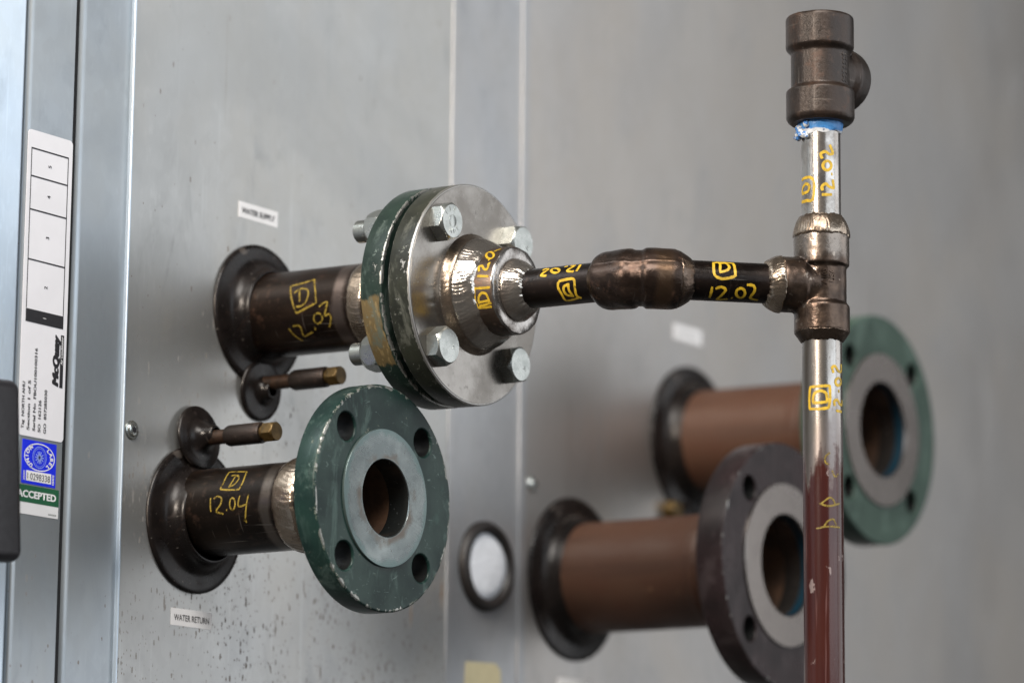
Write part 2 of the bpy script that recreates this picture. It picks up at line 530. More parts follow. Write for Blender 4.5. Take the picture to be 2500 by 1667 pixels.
def lathe(profile, n=96, rf=None, sharp=40, caps=(True, True), data=False):
    """profile [(z, r)] turned about local z"""
    V, Fc = [], []
    for z, r in profile:
        for i in range(n):
            a = 2 * PI * i / n
            rr, zz = (rf(a, z, r) if rf else (r, z))
            V.append((rr * math.cos(a), rr * math.sin(a), zz))
    for j in range(len(profile) - 1):
        for i in range(n):
            k = (i + 1) % n
            Fc.append((j * n + i, j * n + k, (j + 1) * n + k, (j + 1) * n + i))
    if caps[0]:
        Fc.append(tuple(range(n - 1, -1, -1)))
    if caps[1]:
        b = (len(profile) - 1) * n
        Fc.append(tuple(range(b, b + n)))
    if data:
        return V, Fc
    return mesh(V, Fc, sharp)


def ring(profile, n=96, rf=None, sharp=40):
    """closed profile loop turned about local z (a solid ring)"""
    V, Fc = [], []
    m = len(profile)
    for z, r in profile:
        for i in range(n):
            a = 2 * PI * i / n
            rr, zz = (rf(a, z, r) if rf else (r, z))
            V.append((rr * math.cos(a), rr * math.sin(a), zz))
    for j in range(m):
        jj = (j + 1) % m
        for i in range(n):
            k = (i + 1) % n
            Fc.append((j * n + i, j * n + k, jj * n + k, jj * n + i))
    return mesh(V, Fc, sharp)


def box(x0, x1, y0, y1, z0, z1, bev=0.0, seg=2):
    bm = bmesh.new()
    bmesh.ops.create_cube(bm, size=1)
    for v in bm.verts:
        v.co = Vector(((x0 + x1) / 2 + v.co.x * (x1 - x0), (y0 + y1) / 2 + v.co.y * (y1 - y0), (z0 + z1) / 2 + v.co.z * (z1 - z0)))
    if bev:
        bmesh.ops.bevel(bm, geom=list(bm.edges), offset=bev, segments=seg, profile=0.5, affect='EDGES')
    me = bpy.data.meshes.new('m')
    bm.to_mesh(me)
    bm.free()
    smooth(me, 50)
    flat_sides(me)
    return me


def flat_sides(me):
    for p in me.polygons:
        if max(abs(p.normal.x), abs(p.normal.y), abs(p.normal.z)) > 0.9999:
            p.use_smooth = False


def sheet(x0, x1, y0, y1, z0, z1, left, right=.0006, seg=6):
    """folded sheet strip: rounded left fold, crisp right edge"""
    pts = [(x0, y1)]
    for i in range(seg + 1):
        a = PI + (PI / 2) * i / seg
        pts.append((x0 + left + left * math.cos(a), y0 + left + left * math.sin(a)))
    for i in range(3):
        a = 1.5 * PI + (PI / 2) * i / 2
        pts.append((x1 - right + right * math.cos(a), y0 + right + right * math.sin(a)))
    pts.append((x1, y1))
    n = len(pts)
    V = [(x, y, z0) for x, y in pts] + [(x, y, z1) for x, y in pts]
    Fc = [(i, (i + 1) % n, n + (i + 1) % n, n + i) for i in range(n)] + [tuple(range(n)), tuple(range(2 * n - 1, n - 1, -1))]
    me = mesh(V, Fc, 50)
    flat_sides(me)
    return me


def join(parts):
    """join meshes given as (mesh, matrix) into one mesh"""
    bm = bmesh.new()
    for me, mx in parts:
        t = me.copy()
        t.transform(mx)
        bm.from_mesh(t)
        bpy.data.meshes.remove(t)
    me = bpy.data.meshes.new('m')
    bm.to_mesh(me)
    bm.free()
    smooth(me)
    return me


def remeshed(me, voxel, iters, factor=0.5):
    """fuse overlapping shells into one forged skin with soft fillets"""
    o = bpy.data.objects.new('tmp', me)
    COL.objects.link(o)
    md = o.modifiers.new('r', 'REMESH')
    md.mode = 'VOXEL'
    md.voxel_size = voxel
    md.use_smooth_shade = True
    sm = o.modifiers.new('s', 'SMOOTH')
    sm.factor = factor
    sm.iterations = iters
    dg = bpy.context.evaluated_depsgraph_get()
    r = bpy.data.meshes.new_from_object(o.evaluated_get(dg))
    bpy.data.objects.remove(o)
    smooth(r, 180)
    return r


def circle_pts(r, n, cx=0, cy=0):
    return [(cx + r * math.cos(2 * PI * i / n), cy + r * math.sin(2 * PI * i / n)) for i in range(n)]


def plate(loops, z0, z1, bev):
    """flat plate with holes from 2-D loops (first = outline), chamfered edges"""
    cu = bpy.data.curves.new('c', 'CURVE')
    cu.dimensions = '2D'
    cu.fill_mode = 'BOTH'
    cu.extrude = (z1 - z0) / 2 - bev
    cu.bevel_depth = bev
    cu.bevel_resolution = 2
    cu.offset = -bev
    for lp in loops:
        sp = cu.splines.new('POLY')
        sp.points.add(len(lp) - 1)
        for p, (x, y) in zip(sp.points, lp):
            p.co = (x, y, 0, 1)
        sp.use_cyclic_u = True
    o = bpy.data.objects.new('tmp', cu)
    COL.objects.link(o)
    dg = bpy.context.evaluated_depsgraph_get()
    me = bpy.data.meshes.new_from_object(o.evaluated_get(dg))
    bpy.data.objects.remove(o)
    bpy.data.curves.remove(cu)
    bm = bmesh.new()
    bm.from_mesh(me)
    bmesh.ops.remove_doubles(bm, verts=bm.verts, dist=1e-6)
    bmesh.ops.recalc_face_normals(bm, faces=bm.faces)
    bm.to_mesh(me)
    bm.free()
    me.transform(Matrix.Translation((0, 0, (z0 + z1) / 2)))
    smooth(me, 35)
    for p in me.polygons:
        if abs(p.normal.z) > 0.9995:
            p.use_smooth = False
    return me


def text_mesh(body, size, thick=0.0, bold=0.0, shear=0.0, xscale=1.0, align='LEFT', space=1.0, strike=0.0):
    cu = bpy.data.curves.new('f', 'FONT')
    cu.body = body
    cu.size = size
    cu.offset = bold
    cu.shear = shear
    cu.extrude = thick / 2
    cu.align_x = align
    cu.align_y = 'BOTTOM_BASELINE'
    cu.space_character = space
    cu.resolution_u = 3
    o = bpy.data.objects.new('tmp', cu)
    COL.objects.link(o)
    dg = bpy.context.evaluated_depsgraph_get()
    me = bpy.data.meshes.new_from_object(o.evaluated_get(dg))
    bpy.data.objects.remove(o)
    bpy.data.curves.remove(cu)
    me.transform(Matrix.Diagonal((xscale, 1, 1, 1)))
    if strike:  # heavy face: the glyphs struck several times with a small shift
        me = join([(me, Matrix.Translation((strike * math.cos(k * PI / 4), strike * .7 * math.sin(k * PI / 4), k * 2e-6))) for k in range(8)])
    return me


def fit_text(me, length):
    xs = [v.co.x for v in me.vertices]
    w = max(xs) - min(xs)
    me.transform(Matrix.Diagonal((length / w, 1, 1, 1)) @ Matrix.Translation((-min(xs), 0, 0)))
    return me


def catmull(pts, per=6):
    if len(pts) < 3:
        a, b = pts[0], pts[-1]
        return [(a[0] + (b[0] - a[0]) * t / per, a[1] + (b[1] - a[1]) * t / per) for t in range(per + 1)]
    out = []
    P = [pts[0]] + list(pts) + [pts[-1]]
    for i in range(1, len(P) - 2):
        p0, p1, p2, p3 = P[i - 1:i + 3]
        for t in range(per):
            u = t / per
            out.append(tuple(0.5 * ((2 * p1[k]) + (-p0[k] + p2[k]) * u + (2 * p0[k] - 5 * p1[k] + 4 * p2[k] - p3[k]) * u * u + (-p0[k] + 3 * p1[k] - 3 * p2[k] + p3[k]) * u ** 3) for k in (0, 1)))
    out.append(pts[-1])
    return out


def strokes_on_pipe(strokes, R, width, lift=0.00012, seed=1):
    """hand-drawn marker strokes, (mm along the pipe, angle) points, as thin ribbons hugging the pipe"""
    rnd = random.Random(seed)
    V, Fc = [], []
    for si, s in enumerate(strokes):
        ang = [a % (2 * PI) for _, a in s]
        pts = [(z / 1000.0, a * R) for (z, _), a in zip(s, ang)]
        c = catmull(pts, 7)
        base = len(V)
        n = len(c)
        rr = R + lift + si * 0.000012
        for i, (z, w) in enumerate(c):
            a = c[max(0, i - 1)]
            b = c[min(n - 1, i + 1)]
            dz, dw = b[0] - a[0], b[1] - a[1]
            L = math.hypot(dz, dw) or 1e-9
            nz, nw = -dw / L, dz / L
            hw = width / 2 * (0.86 + 0.28 * rnd.random()) * (0.72 if i in (0, n - 1) else 1)
            for k in (-1, -0.33, 0.33, 1):
                th = (w + k * nw * hw) / R
                V.append((rr * math.cos(th), rr * math.sin(th), z + k * nz * hw))
        for i in range(n - 1):
            for k in range(3):
                q = base + i * 4 + k
                Fc.append((q, q + 1, q + 5, q + 4))
    me = bpy.data.meshes.new('m')
    me.from_pydata(V, [], Fc)
    smooth(me, 180)
    return me


def weld(z0, z1, r0, r1, bulge, nrip, amp, n=480, m=12, lean=0.35, seed=1, curve=0.8):
    """rippled weld bead between (z0, r0) and (z1, r1)"""
    rnd = random.Random(seed)
    jit = [rnd.uniform(-.25, .25) for _ in range(nrip + 2)]
    V, Fc = [], []
    for j in range(m + 1):
        u = j / m
        for i in range(n):
            a = 2 * PI * i / n
            edge = 0.0004 * math.sin(a * 5 + seed) + 0.0003 * math.sin(a * 13 + seed * 2) + .0002 * math.sin(a * 29 + seed * 3)
            z = z0 + (z1 - z0) * u + edge * (2 * u - 1) ** 2
            dome = math.sqrt(max(0, 1 - (2 * u - 1) ** 2))
            ph = nrip * a / (2 * PI) + curve * (2 * u - 1) ** 2 + lean * u
            k = int(math.floor(ph)) % nrip
            f = ph - math.floor(ph)
            h = math.sqrt(max(0.0, 1 - (1.6 * f - .6) ** 2)) if f < 1 else 0
            low = .5 + .5 * math.sin(a * 3 + seed) * math.sin(a * 5.3 + seed * 1.7)
            r = r0 + (r1 - r0) * u + bulge * dome * (.8 + .3 * low) + amp * dome * (.45 + .8 * low) * (h * (1 + 1.6 * jit[k]) - .6)
            if u in (0, 1):
                r -= 0.0008
            V.append((r * math.cos(a), r * math.sin(a), z))
    for j in range(m):
        for i in range(n):
            k = (i + 1) % n
            Fc.append((j * n + i, j * n + k, (j + 1) * n + k, (j + 1) * n + i))
    return mesh(V, Fc, 180)


def hex_prism(af, h, cham=0.12, n=96, both=False, tip=True):
    """hexagon across flats af, height h, with turned chamfer on the end(s)"""
    a = af / 2
    rc = a / math.cos(PI / 6)

    def rhex(t):
        return a / math.cos((t % (PI / 3)) - PI / 6)
    zs = [0, h * .3, h * .6] + [h * (.76 + .24 * i / 8) for i in range(9)]
    if both:
        zs = [h * (.24 * i / 8) for i in range(9)] + [h * .5] + [h * (.76 + .24 * i / 8) for i in range(9)]
    cone_h = h * cham * 2

    def rf(t, z, r):
        lim = rc * 1.001 - max(0, (z - (h - cone_h)) / cone_h) ** 1.0 * (rc - a * .94)
        if both:
            lim = min(lim, rc * 1.001 - max(0, (cone_h - z) / cone_h) * (rc - a * .94))
        return min(rhex(t), lim), z
    return lathe([(z, a) for z in zs], n, rf, sharp=24)


def threaded(z0, z1, r, pitch=0.0016, n=40):
    prof = []
    z = z0
    i = 0
    while z < z1:
        prof.append((z, r if i % 2 else r * .90))
        z += pitch / 2
        i += 1
    prof.append((z1, r * .85))
    return lathe(prof, n, sharp=180)


# handwriting: strokes as (mm along the pipe, angle round it)
MARK_A = [[(52.3,2.671),(62.59,2.615),(72.18,2.535)],[(71.37,2.532),(75.9,2.875),(78.09,-3.116)],[(78.09,-3.116),(68.93,-3.014),(60.02,-2.918)],[(60.02,-2.918),(56.92,3.101),(54.43,2.896),(52.3,2.671)],[(61.3,2.798),(62.67,2.964),(63.2,3.105)],[(57.35,2.876),(60.96,2.789),(65.99,2.783),(69.41,2.854),(70.25,2.987),(68.44,3.133),(64.93,-3.079),(60.34,-3.071)],[(50.8,-2.584),(53.12,-2.41),(57.57,-2.215)],[(54.81,-2.623),(59.55,-2.638),(61.41,-2.554),(60.89,-2.418),(61.15,-2.336),(66.01,-2.386),(70.3,-2.436)],[(73.61,-2.555),(73.1,-2.474)],[(77.47,-2.866),(79.43,-2.871),(81.13,-2.845),(82.06,-2.794),(81.93,-2.731),(80.75,-2.674),(78.88,-2.638),(76.89,-2.632),(75.33,-2.66),(74.55,-2.712),(74.72,-2.775),(75.77,-2.831),(77.47,-2.866)],[(80.3,-3.009),(83.65,-3.08),(87.68,-3.102),(86.5,-2.966),(84.74,-2.803),(88.4,-2.827),(89.58,-2.742),(87.97,-2.622),(85.7,-2.512)]]
MARK_B = [[(47.05,2.225),(55.87,2.255),(64.22,2.292)],[(63.63,2.29),(65.38,2.624),(63.98,2.818)],[(64.54,2.819),(55.17,2.808),(47.2,2.774)],[(47.2,2.774),(48.08,2.572),(47.05,2.225)],[(55.77,2.399),(55.82,2.577),(54.4,2.729)],[(51.84,2.393),(56.78,2.394),(60.17,2.516),(58.69,2.674),(53.91,2.734)],[(40.42,2.965),(40.61,3.117),(41.08,-3.001)],[(43.08,2.992),(46.35,2.947),(49.88,2.994),(49.72,3.123),(45.6,-3.008),(47.89,-2.966),(51.79,-2.929)],[(54.36,-3.017),(55.2,-3.004)],[(58.64,3.021),(59.77,3.012),(60.99,3.039),(61.89,3.095),(62.17,-3.119),(61.74,-3.056),(60.76,-3.014),(59.57,-3.006),(58.51,-3.032),(57.82,-3.086),(57.59,3.128),(57.87,3.064),(58.64,3.021)],[(65.77,2.967),(65.22,-3.077),(72.05,-3.101)],[(73.33,2.962),(71.62,-3.012),(69.81,-2.766)],[(68.24,-2.734),(69.76,-2.76),(70.17,-2.686)]]
MARK_C = [[(212.42,-3.058),(218.73,-3.051),(225.32,-3.048)],[(212.6,-3.06),(212.03,-2.807),(213.26,-2.607)],[(213.34,-2.615),(219.27,-2.607),(224.47,-2.617)],[(214.62,-2.655),(219.89,-2.674),(224.92,-2.702)],[(215.05,-2.705),(215.11,-2.798),(215.84,-2.879),(218.49,-2.94),(221.69,-2.911),(222.98,-2.809),(223.17,-2.707)],[(215.6,-2.738),(219.9,-2.751),(224.18,-2.763)],[(214.24,2.945),(218.82,2.96),(223.72,2.982)],[(215.19,2.835),(213.94,2.716),(216.22,2.69),(218.48,2.771),(220.88,2.808),(221.76,2.734),(221.24,2.651),(222.57,2.635)],[(219.86,2.524),(220.69,2.542)],[(214.87,2.211),(216.41,2.207),(218.68,2.251),(220.87,2.322),(222.27,2.395),(222.55,2.454),(221.76,2.487),(220.19,2.489),(218.28,2.461),(216.45,2.405),(215.08,2.333),(214.46,2.261),(214.87,2.211)],[(219.8,2.211),(220.96,2.14),(222.81,2.077)]]
MARK_D = [[(253.54,2.331),(254.99,2.185),(257.91,2.303),(255.23,2.54),(254.64,2.703),(258.95,2.746)],[(261.88,2.244),(263.57,2.248),(265.6,2.314),(267.29,2.409),(268.13,2.504),(267.93,2.577),(266.83,2.616),(265.16,2.614),(263.38,2.572),(261.9,2.495),(261.04,2.399),(261.01,2.305),(261.88,2.244)],[(270.35,2.185),(272.75,2.153)],[(274.62,2.128),(278.43,2.165),(276.89,2.367),(275.01,2.492),(275.62,2.61),(280.56,2.666)],[(282.61,2.115),(283.3,2.408),(282.62,2.67)],[(269.38,-3.133),(273.16,3.089),(281.36,3.092),(282.08,-2.773),(281.52,-2.331),(284.16,-2.116)],[(269.38,-3.133),(268.94,-2.859),(270.46,-2.501),(271.35,-2.071),(277.22,-2.088),(281.71,-2.183)],[(277.15,-3.019),(277.13,-2.654),(278.54,-2.39)],[(277.09,-2.953),(273.65,-2.865),(272.98,-2.643),(274.65,-2.407),(279.44,-2.324)]]
MARK_E = [[(48.33,2.271),(47.72,2.971),(51.94,-3.086),(57.28,-3.12),(62.11,3.042)],[(62.1,3.067),(62.18,2.534),(62.13,2.199)],[(47.66,2.242),(54.69,2.1),(62.46,2.196)],[(52.78,2.333),(51.68,2.827)],[(51.63,2.279),(56.53,2.208),(58.55,2.529),(56.25,2.763),(51.21,2.873)],[(46.65,-2.659),(46.48,-1.966)],[(49.05,-2.56),(52.83,-2.665),(55.95,-2.526),(54.12,-2.21),(51.99,-1.847),(59.02,-1.927)],[(61.0,-2.048),(61.96,-2.015)],[(64.81,-2.619),(66.29,-2.646),(67.81,-2.606),(68.98,-2.51),(69.53,-2.375),(69.35,-2.232),(68.47,-2.12),(67.05,-2.082),(65.43,-2.137),(64.11,-2.259),(63.5,-2.403),(63.77,-2.533),(64.81,-2.619)],[(70.05,-2.835),(74.58,-2.803),(75.72,-2.547),(73.89,-2.115),(79.59,-1.938)]]
MARK_F = [[(59.82,-2.595),(59.76,-2.333),(60.24,-2.047)],[(62.45,-2.544),(65.31,-2.575),(67.25,-2.385),(65.5,-2.224),(64.92,-1.955),(67.76,-1.966),(70.57,-1.999)],[(74.12,-2.089),(74.25,-2.01)],[(82.57,-2.398),(82.92,-2.286),(82.47,-2.177),(81.31,-2.099),(79.72,-2.079),(78.12,-2.124),(76.95,-2.218),(76.57,-2.332),(77.08,-2.436),(78.32,-2.505),(79.94,-2.522),(81.48,-2.483),(82.57,-2.398)],[(84.39,-2.553),(87.72,-2.628),(89.27,-2.4),(87.68,-2.167),(88.72,-1.985),(91.75,-2.07),(94.26,-2.163)],[(71.78,2.389),(72.49,2.816),(71.55,-3.117),(66.67,-2.964),(56.86,-3.064),(56.49,2.884),(56.73,2.363)],[(62.21,2.426),(62.27,2.766),(62.7,2.976)],[(62.44,2.427),(66.06,2.532),(68.19,2.813),(66.2,3.034),(62.58,2.962)]]
MARK_G = [[(-70.21,2.98),(-70.03,-2.733),(-69.63,-2.244)],[(-69.36,-2.266),(-76.99,-2.248),(-84.67,-2.32)],[(-84.37,-2.287),(-85.28,-2.794),(-84.75,2.943)],[(-85.07,2.97),(-77.96,2.947),(-70.11,3.006)],[(-81.04,3.137),(-81.06,-2.739),(-80.47,-2.382)],[(-80.78,-3.122),(-75.19,-3.061),(-73.14,-2.734),(-75.12,-2.443),(-80.48,-2.404)],[(-85.96,-1.91),(-85.98,-1.429)],[(-82.95,-1.989),(-79.87,-2.012),(-78.75,-1.817),(-81.23,-1.613),(-81.08,-1.389),(-77.95,-1.383)],[(-72.69,-1.748),(-72.5,-1.641)],[(-64.38,-1.825),(-64.0,-1.719),(-64.22,-1.601),(-64.99,-1.507),(-66.17,-1.48),(-67.46,-1.539),(-68.46,-1.648),(-68.88,-1.764),(-68.6,-1.861),(-67.72,-1.921),(-66.51,-1.935),(-65.3,-1.902),(-64.38,-1.825)],[(-60.93,-2.049),(-57.33,-2.12),(-56.25,-1.941),(-59.04,-1.734),(-58.81,-1.467),(-53.95,-1.459)]]
MARK_H = [[(-114.38,-2.283),(-117.28,-2.509),(-120.79,-2.512),(-122.42,-2.343)],[(-126.24,-2.178),(-130.28,-1.999),(-127.91,-1.785)],[(-148.79,-2.777),(-146.01,-2.516),(-144.26,-2.302),(-145.8,-2.109),(-148.5,-2.013)],[(-148.07,-2.829),(-149.88,-2.36),(-147.55,-1.688)],[(-164.74,-3.0),(-163.42,-2.368),(-163.51,-1.705)],[(-164.17,-2.63),(-159.95,-2.419),(-158.66,-2.118),(-162.42,-1.958)]]


# ================================================================== the cabinet (background)
ROT = math.radians(1.0)
cab_f = Matrix.Translation((0.3, 0, -0.55))
cab = thing('air_handler_cabinet', 'grey galvanised steel cabinet wall of flat panels and seamed strips behind the pipes', 'cabinet', cab_f)
W0 = Matrix.Identity(4)
ZB, ZT = -0.55, 0.80
backing = link('backing_frame', box(-0.9, 2.2, 0.016, 0.03, ZB, ZT), MT['gap'], cab, W0, 'black sheet behind the panel gaps')
door = link('door_panel', box(-0.95, -0.1822, 0.0005, 0.016, ZB, ZT, .0025, 3), MT['door'], cab, W0, 'pale blue grey door sheet at the left edge')
strip_a = link('frame_strip', sheet(-0.1802, -0.1347, 0.0, 0.016, ZB, ZT, .0042), MT['strip'], cab, W0, 'frame strip carrying the printed labels')
strip_b = link('frame_strip', sheet(-0.1292, -0.0700, 0.0, 0.016, ZB, ZT, .0050), MT['strip'], cab, W0, 'blue grey frame strip between black gap and pipe panel')
PY = -0.0016
panel_a = link('side_panel', box(-0.0775, 0.3060, PY, 0.012, ZB, ZT, .0008, 2), MT['panel'], cab, W0, 'rust speckled panel under the two near pipes')
strip_c = link('frame_strip', box(0.3062, 0.4030, -0.0008, 0.013, ZB, ZT, .0008, 2), MT['strip_far'], cab, W0, 'blurred middle strip with the white port')
panel_b = link('side_panel', box(0.4032, 2.15, -0.0016, 0.012, ZB, ZT, .0008, 2), MT['panel_far'], cab, W0, 'blurred panel under the two brown pipes')
link('gap_shade_strip', box(-.1350, -.1272, .0030, .015, ZB, ZT), MT['gap'], cab, W0)  # added black strip standing in for the shade inside the slot
for x0, x1 in ((.3010, .3082), (.3985, .4075)):
    link('seam_trim', box(x0, x1, -0.0026, -0.0004, ZB, ZT, .0006, 3), MT['strip_far'], cab, W0)
link('seam_trim', box(-0.0782, -0.0764, -0.0030, 0.004, ZB, ZT, .0005, 2), MT['door'], cab, W0, 'bright folded edge left of the pipe panel')  # pale door tone paints in the light on this left-facing edge

# handle on the door, cut by the left frame edge
hm = box(-0.024, 0.024, -0.058, 0.058, -0.009, 0.009, .0075, 5)
hf = Matrix.Translation((-0.2398, -0.0330, 0.0)) @ Matrix.Rotation(math.radians(-4.0), 4, 'Y') @ Matrix.Rotation(PI / 2, 4, 'X')
handle = link('handle', hm, MT['plastic'], door, hf, 'black plastic handle cut by the left edge')
neck = lathe([(0, .011), (.020, .011), (.024, .013)], 32)
me = join([(hm, Matrix.Identity(4)), (neck, Matrix.Translation((-.006, .03, -.0327)))])
handle.data = me
me.materials.append(MT['plastic'])


def screw(x, z, y):
    f = frame((x, y, z), (0, -1, 0))
    o = link('screw', lathe([(0, .0066), (.0006, .0066), (.0010, .0062), (.0012, .0052), (.0022, .0046), (.0027, .0036)], 40), MT['zinc'], cab, f)
    star = [((.0026 if i % 2 else .0017) * math.cos(i * PI / 6), (.0026 if i % 2 else .0017) * math.sin(i * PI / 6)) for i in range(12)]
    V = [(x_, y_, .00285) for x_, y_ in star]
    link('star_recess_shade', mesh(V, [tuple(range(12))]), MT['ink'], o, f)  # flat dark star painting the shade of a drive recess


screw(-.0678, .0508, PY)
screw(.4176, .0724, -.0016)

# port with a white core in the middle strip
pf = frame((.3538, -.0008, .0003), (0, -1, 0))
port = link('port_grommet', ring([(0.0, .0352), (.003, .0352), (.0056, .0335), (.0068, .0310), (.0062, .0282), (.004, .0262), (0, .0255)], 64, sharp=80), MT['rubber'], cab, pf, 'dark rubber ring round the white port')
link('white_core', lathe([(0.0005, .0268), (.0026, .0256), (.0036, .0180), (.0040, .006)], 48, rf=lambda a, z, r: (r, z + .0005 * math.sin(3 * a + r * 300) * r / .02), sharp=180), MT['white'], port, pf)
V = [(.3300, -.0014, -.0752), (.3700, -.0014, -.0738), (.3765, -.0014, -.0790), (.3790, -.0014, -.1150), (.3265, -.0014, -.1165)]
link('masking_tape', mesh(V + [(x, -.0007, z) for x, _, z in V], [(0, 1, 2, 3, 4), (9, 8, 7, 6, 5)] + [(i, i + 5, (i + 1) % 5 + 5, (i + 1) % 5) for i in range(5)]), MT['tape'], cab, W0, 'piece of beige masking tape at the lower edge')


# ---- stickers: flat film on the sheet, print a hair above it
def sticker(name, x0, x1, z0, z1, mat, y, parent, rad=0.0, th=.00025, label=None):
    pts = []
    if rad:
        for cx, cz, a0 in ((x1 - rad, z1 - rad, 0), (x0 + rad, z1 - rad, 90), (x0 + rad, z0 + rad, 180), (x1 - rad, z0 + rad, 270)):
            for i in range(6):
                a = math.radians(a0 + i * 18)
                pts.append((cx + rad * math.cos(a), cz + rad * math.sin(a)))
    else:
        pts = [(x1, z1), (x0, z1), (x0, z0), (x1, z0)]
    n = len(pts)
    V = [(x, y - th, z) for x, z in pts] + [(x, y, z) for x, z in pts]
    Fc = [tuple(range(n)), tuple(range(2 * n - 1, n - 1, -1))] + [(i, (i + 1) % n, n + (i + 1) % n, n + i) for i in range(n)]
    return link(name, mesh(V, Fc, 30), mat, parent, W0, label)


def wall_text(name, body, x, z, size, mat, y, parent, up=False, **kw):
    length = kw.pop('length', None)
    me = text_mesh(body, size, **kw)
    if length:
        fit_text(me, length)
    # text plane: letters' x -> wall x, letters' y -> wall z; "up" reads bottom to top
    mx = Matrix(((1, 0, 0, 0), (0, 0, -1, 0), (0, 1, 0, 0), (0, 0, 0, 1)))
    if up:
        mx = Matrix(((0, -1, 0, 0), (0, 0, -1, 0), (1, 0, 0, 0), (0, 0, 0, 1)))
    me.transform(Matrix.Translation((x, y, z)) @ mx)
    return link(name, me, mat, parent, W0)


def wall_bars(name, bars, mat, y, parent):
    parts = []
    V, Fc = [], []
    for x0, x1, z0, z1 in bars:
        b = len(V)
        V += [(x0, y, z0), (x1, y, z0), (x1, y, z1), (x0, y, z1)]
        Fc.append((b, b + 1, b + 2, b + 3))
    return link(name, mesh(V, Fc), mat, parent, W0)


rl = sticker('rating_label', -.1786, -.1346, .0334, .2383, MT['label'], 0.0, strip_a, .003, .0003, 'tall white label with numbered boxes and printed unit data')
Yp = -.00042
lw = .00075
bars = [(-.1752, -.1752 + lw, .118, .2259), (-.1384 - lw, -.1384, .118, .2259)]
for z in (.2259, .2071, .1845, .1509):
    bars.append((-.1752, -.1384, z - .0005, z + .0005))
wall_bars('box_grid', bars, MT['ink'], Yp, rl)
wall_bars('black_box', [(-.1752, -.1384, .1091, .1178)], MT['ink'], Yp - .00003, rl)
for ch, z in (('5', .2161), ('4', .1954), ('3', .1676), ('2', .1340)):
    wall_text('box_number', ch, -.1552, z - .0008, .0042, MT['ink'], Yp, rl, up=True, strike=.00012)
wall_text('box_number', '1', -.1554, .1124, .0044, MT['paper'], Yp - .0001, rl, up=True)
wall_text('maker_name', 'McQuay', -.1418, .0697, .0078, MT['ink'], Yp, rl, up=True, strike=.00075, shear=.22, length=.0350)
wall_bars('name_underline', [(-.1403, -.1371, .0695, .1050)], MT['ink'], Yp, rl)
wall_text('name_subtitle', 'Air Conditioning', -.1380, .0850, .0028, MT['paper'], Yp - .0001, rl, up=True, bold=.00006, shear=.2, length=.0190)
for body, x, z0, ln in (('Tag  NORTH AHU', -.1734, .0378, .0311), ('Section 1 of 5', -.1680, .0374, .0331), ('Serial No  FBOU100100316', -.1625, .0374, .0553), ('SO  162126', -.1573, .0372, .0214), ('GO  857285030', -.1519, .0370, .0292)):
    wall_text('data_line', body, x, z0, .0035, MT['ink'], Yp, rl, up=True, length=ln, strike=.00012)

ub = sticker('union_sticker', -.1735, -.1408, .0023, .0312, MT['blue'], 0.0, strip_a, 0, .0003, 'blue sticker with white oval, seal and number')


def ellipse_ring(cx, cz, a, b, w, y, n=64):
    V, Fc = [], []
    for i in range(n):
        t = 2 * PI * i / n
        V += [(cx + a * math.cos(t), y, cz + b * math.sin(t)), (cx + (a - w) * math.cos(t), y, cz + (b - w) * math.sin(t))]
    for i in range(n):
        k = (i + 1) % n
        Fc.append((2 * i, 2 * k, 2 * k + 1, 2 * i + 1))
    return mesh(V, Fc)


link('oval_line', ellipse_ring(-.1571, .0207, .0148, .0092, .0007, Yp), MT['paper'], ub, W0)
link('seal_ring', join([(ellipse_ring(-.1571, .0206, .0068, .0073, .0005, Yp), W0), (ellipse_ring(-.1571, .0206, .0056, .0061, .0003, Yp), W0)]), MT['pale_blue'], ub, W0)
tools = []
for ang in (25, -25, 60, -60, 0, 90):
    bar = box(-.0004, .0004, -.00001, .00001, -.0042, .0042)
    tools.append((bar, Matrix.Translation((-.1571, Yp, .0206)) @ Matrix.Rotation(math.radians(ang), 4, 'Y')))
tools.append((ellipse_ring(0, 0, .0022, .0022, .0005, 0, 24), Matrix.Translation((-.1571, Yp - .00004, .0206))))
link('seal_emblem', join(tools), MT['pale_blue'], ub, W0)


def arc_text(body, a0, a1, rx, rz, size, inward):
    parts = []
    n = len(body)
    for i, ch in enumerate(body):
        a = math.radians(a0 + (a1 - a0) * i / (n - 1))
        me = text_mesh(ch, size, bold=.00018, align='CENTER')
        px, pz = -.1571 + rx * math.cos(a), .0207 + rz * math.sin(a)
        rot = a - PI / 2 if not inward else a + PI / 2
        mx = Matrix.Translation((px, Yp, pz)) @ Matrix(((1, 0, 0, 0), (0, 0, -1, 0), (0, 1, 0, 0), (0, 0, 0, 1))) @ Matrix.Rotation(rot, 4, 'Z')
        parts.append((me, mx))
    return join(parts)


link('oval_lettering', join([(arc_text('UNION', 228, 134, .0108, .0066, .0041, False), W0), (arc_text('LABEL', 44, -46, .0104, .0064, .0041, False), W0)]), MT['paper'], ub, W0)
sticker('number_box', -.1692, -.1452, .0043, .0110, MT['paper'], -.0003, ub, 0, .0001)
wall_text('serial_number', 'I 0298338', -.1682, .0053, .0062, MT['ink'], -.00050, ub, length=.0218)
wall_bars('bar_ticks', [(-.1722, -.1704, .0046 + i * .0007, .0049 + i * .0007) for i in range(9)], MT['paper'], Yp, ub)['kind'] = 'stuff'
wall_bars('bar_ticks', [(-.1443, -.1424, .0040 + i * .0010, .0045 + i * .0010) for i in range(7)], MT['paper'], Yp, ub)['kind'] = 'stuff'

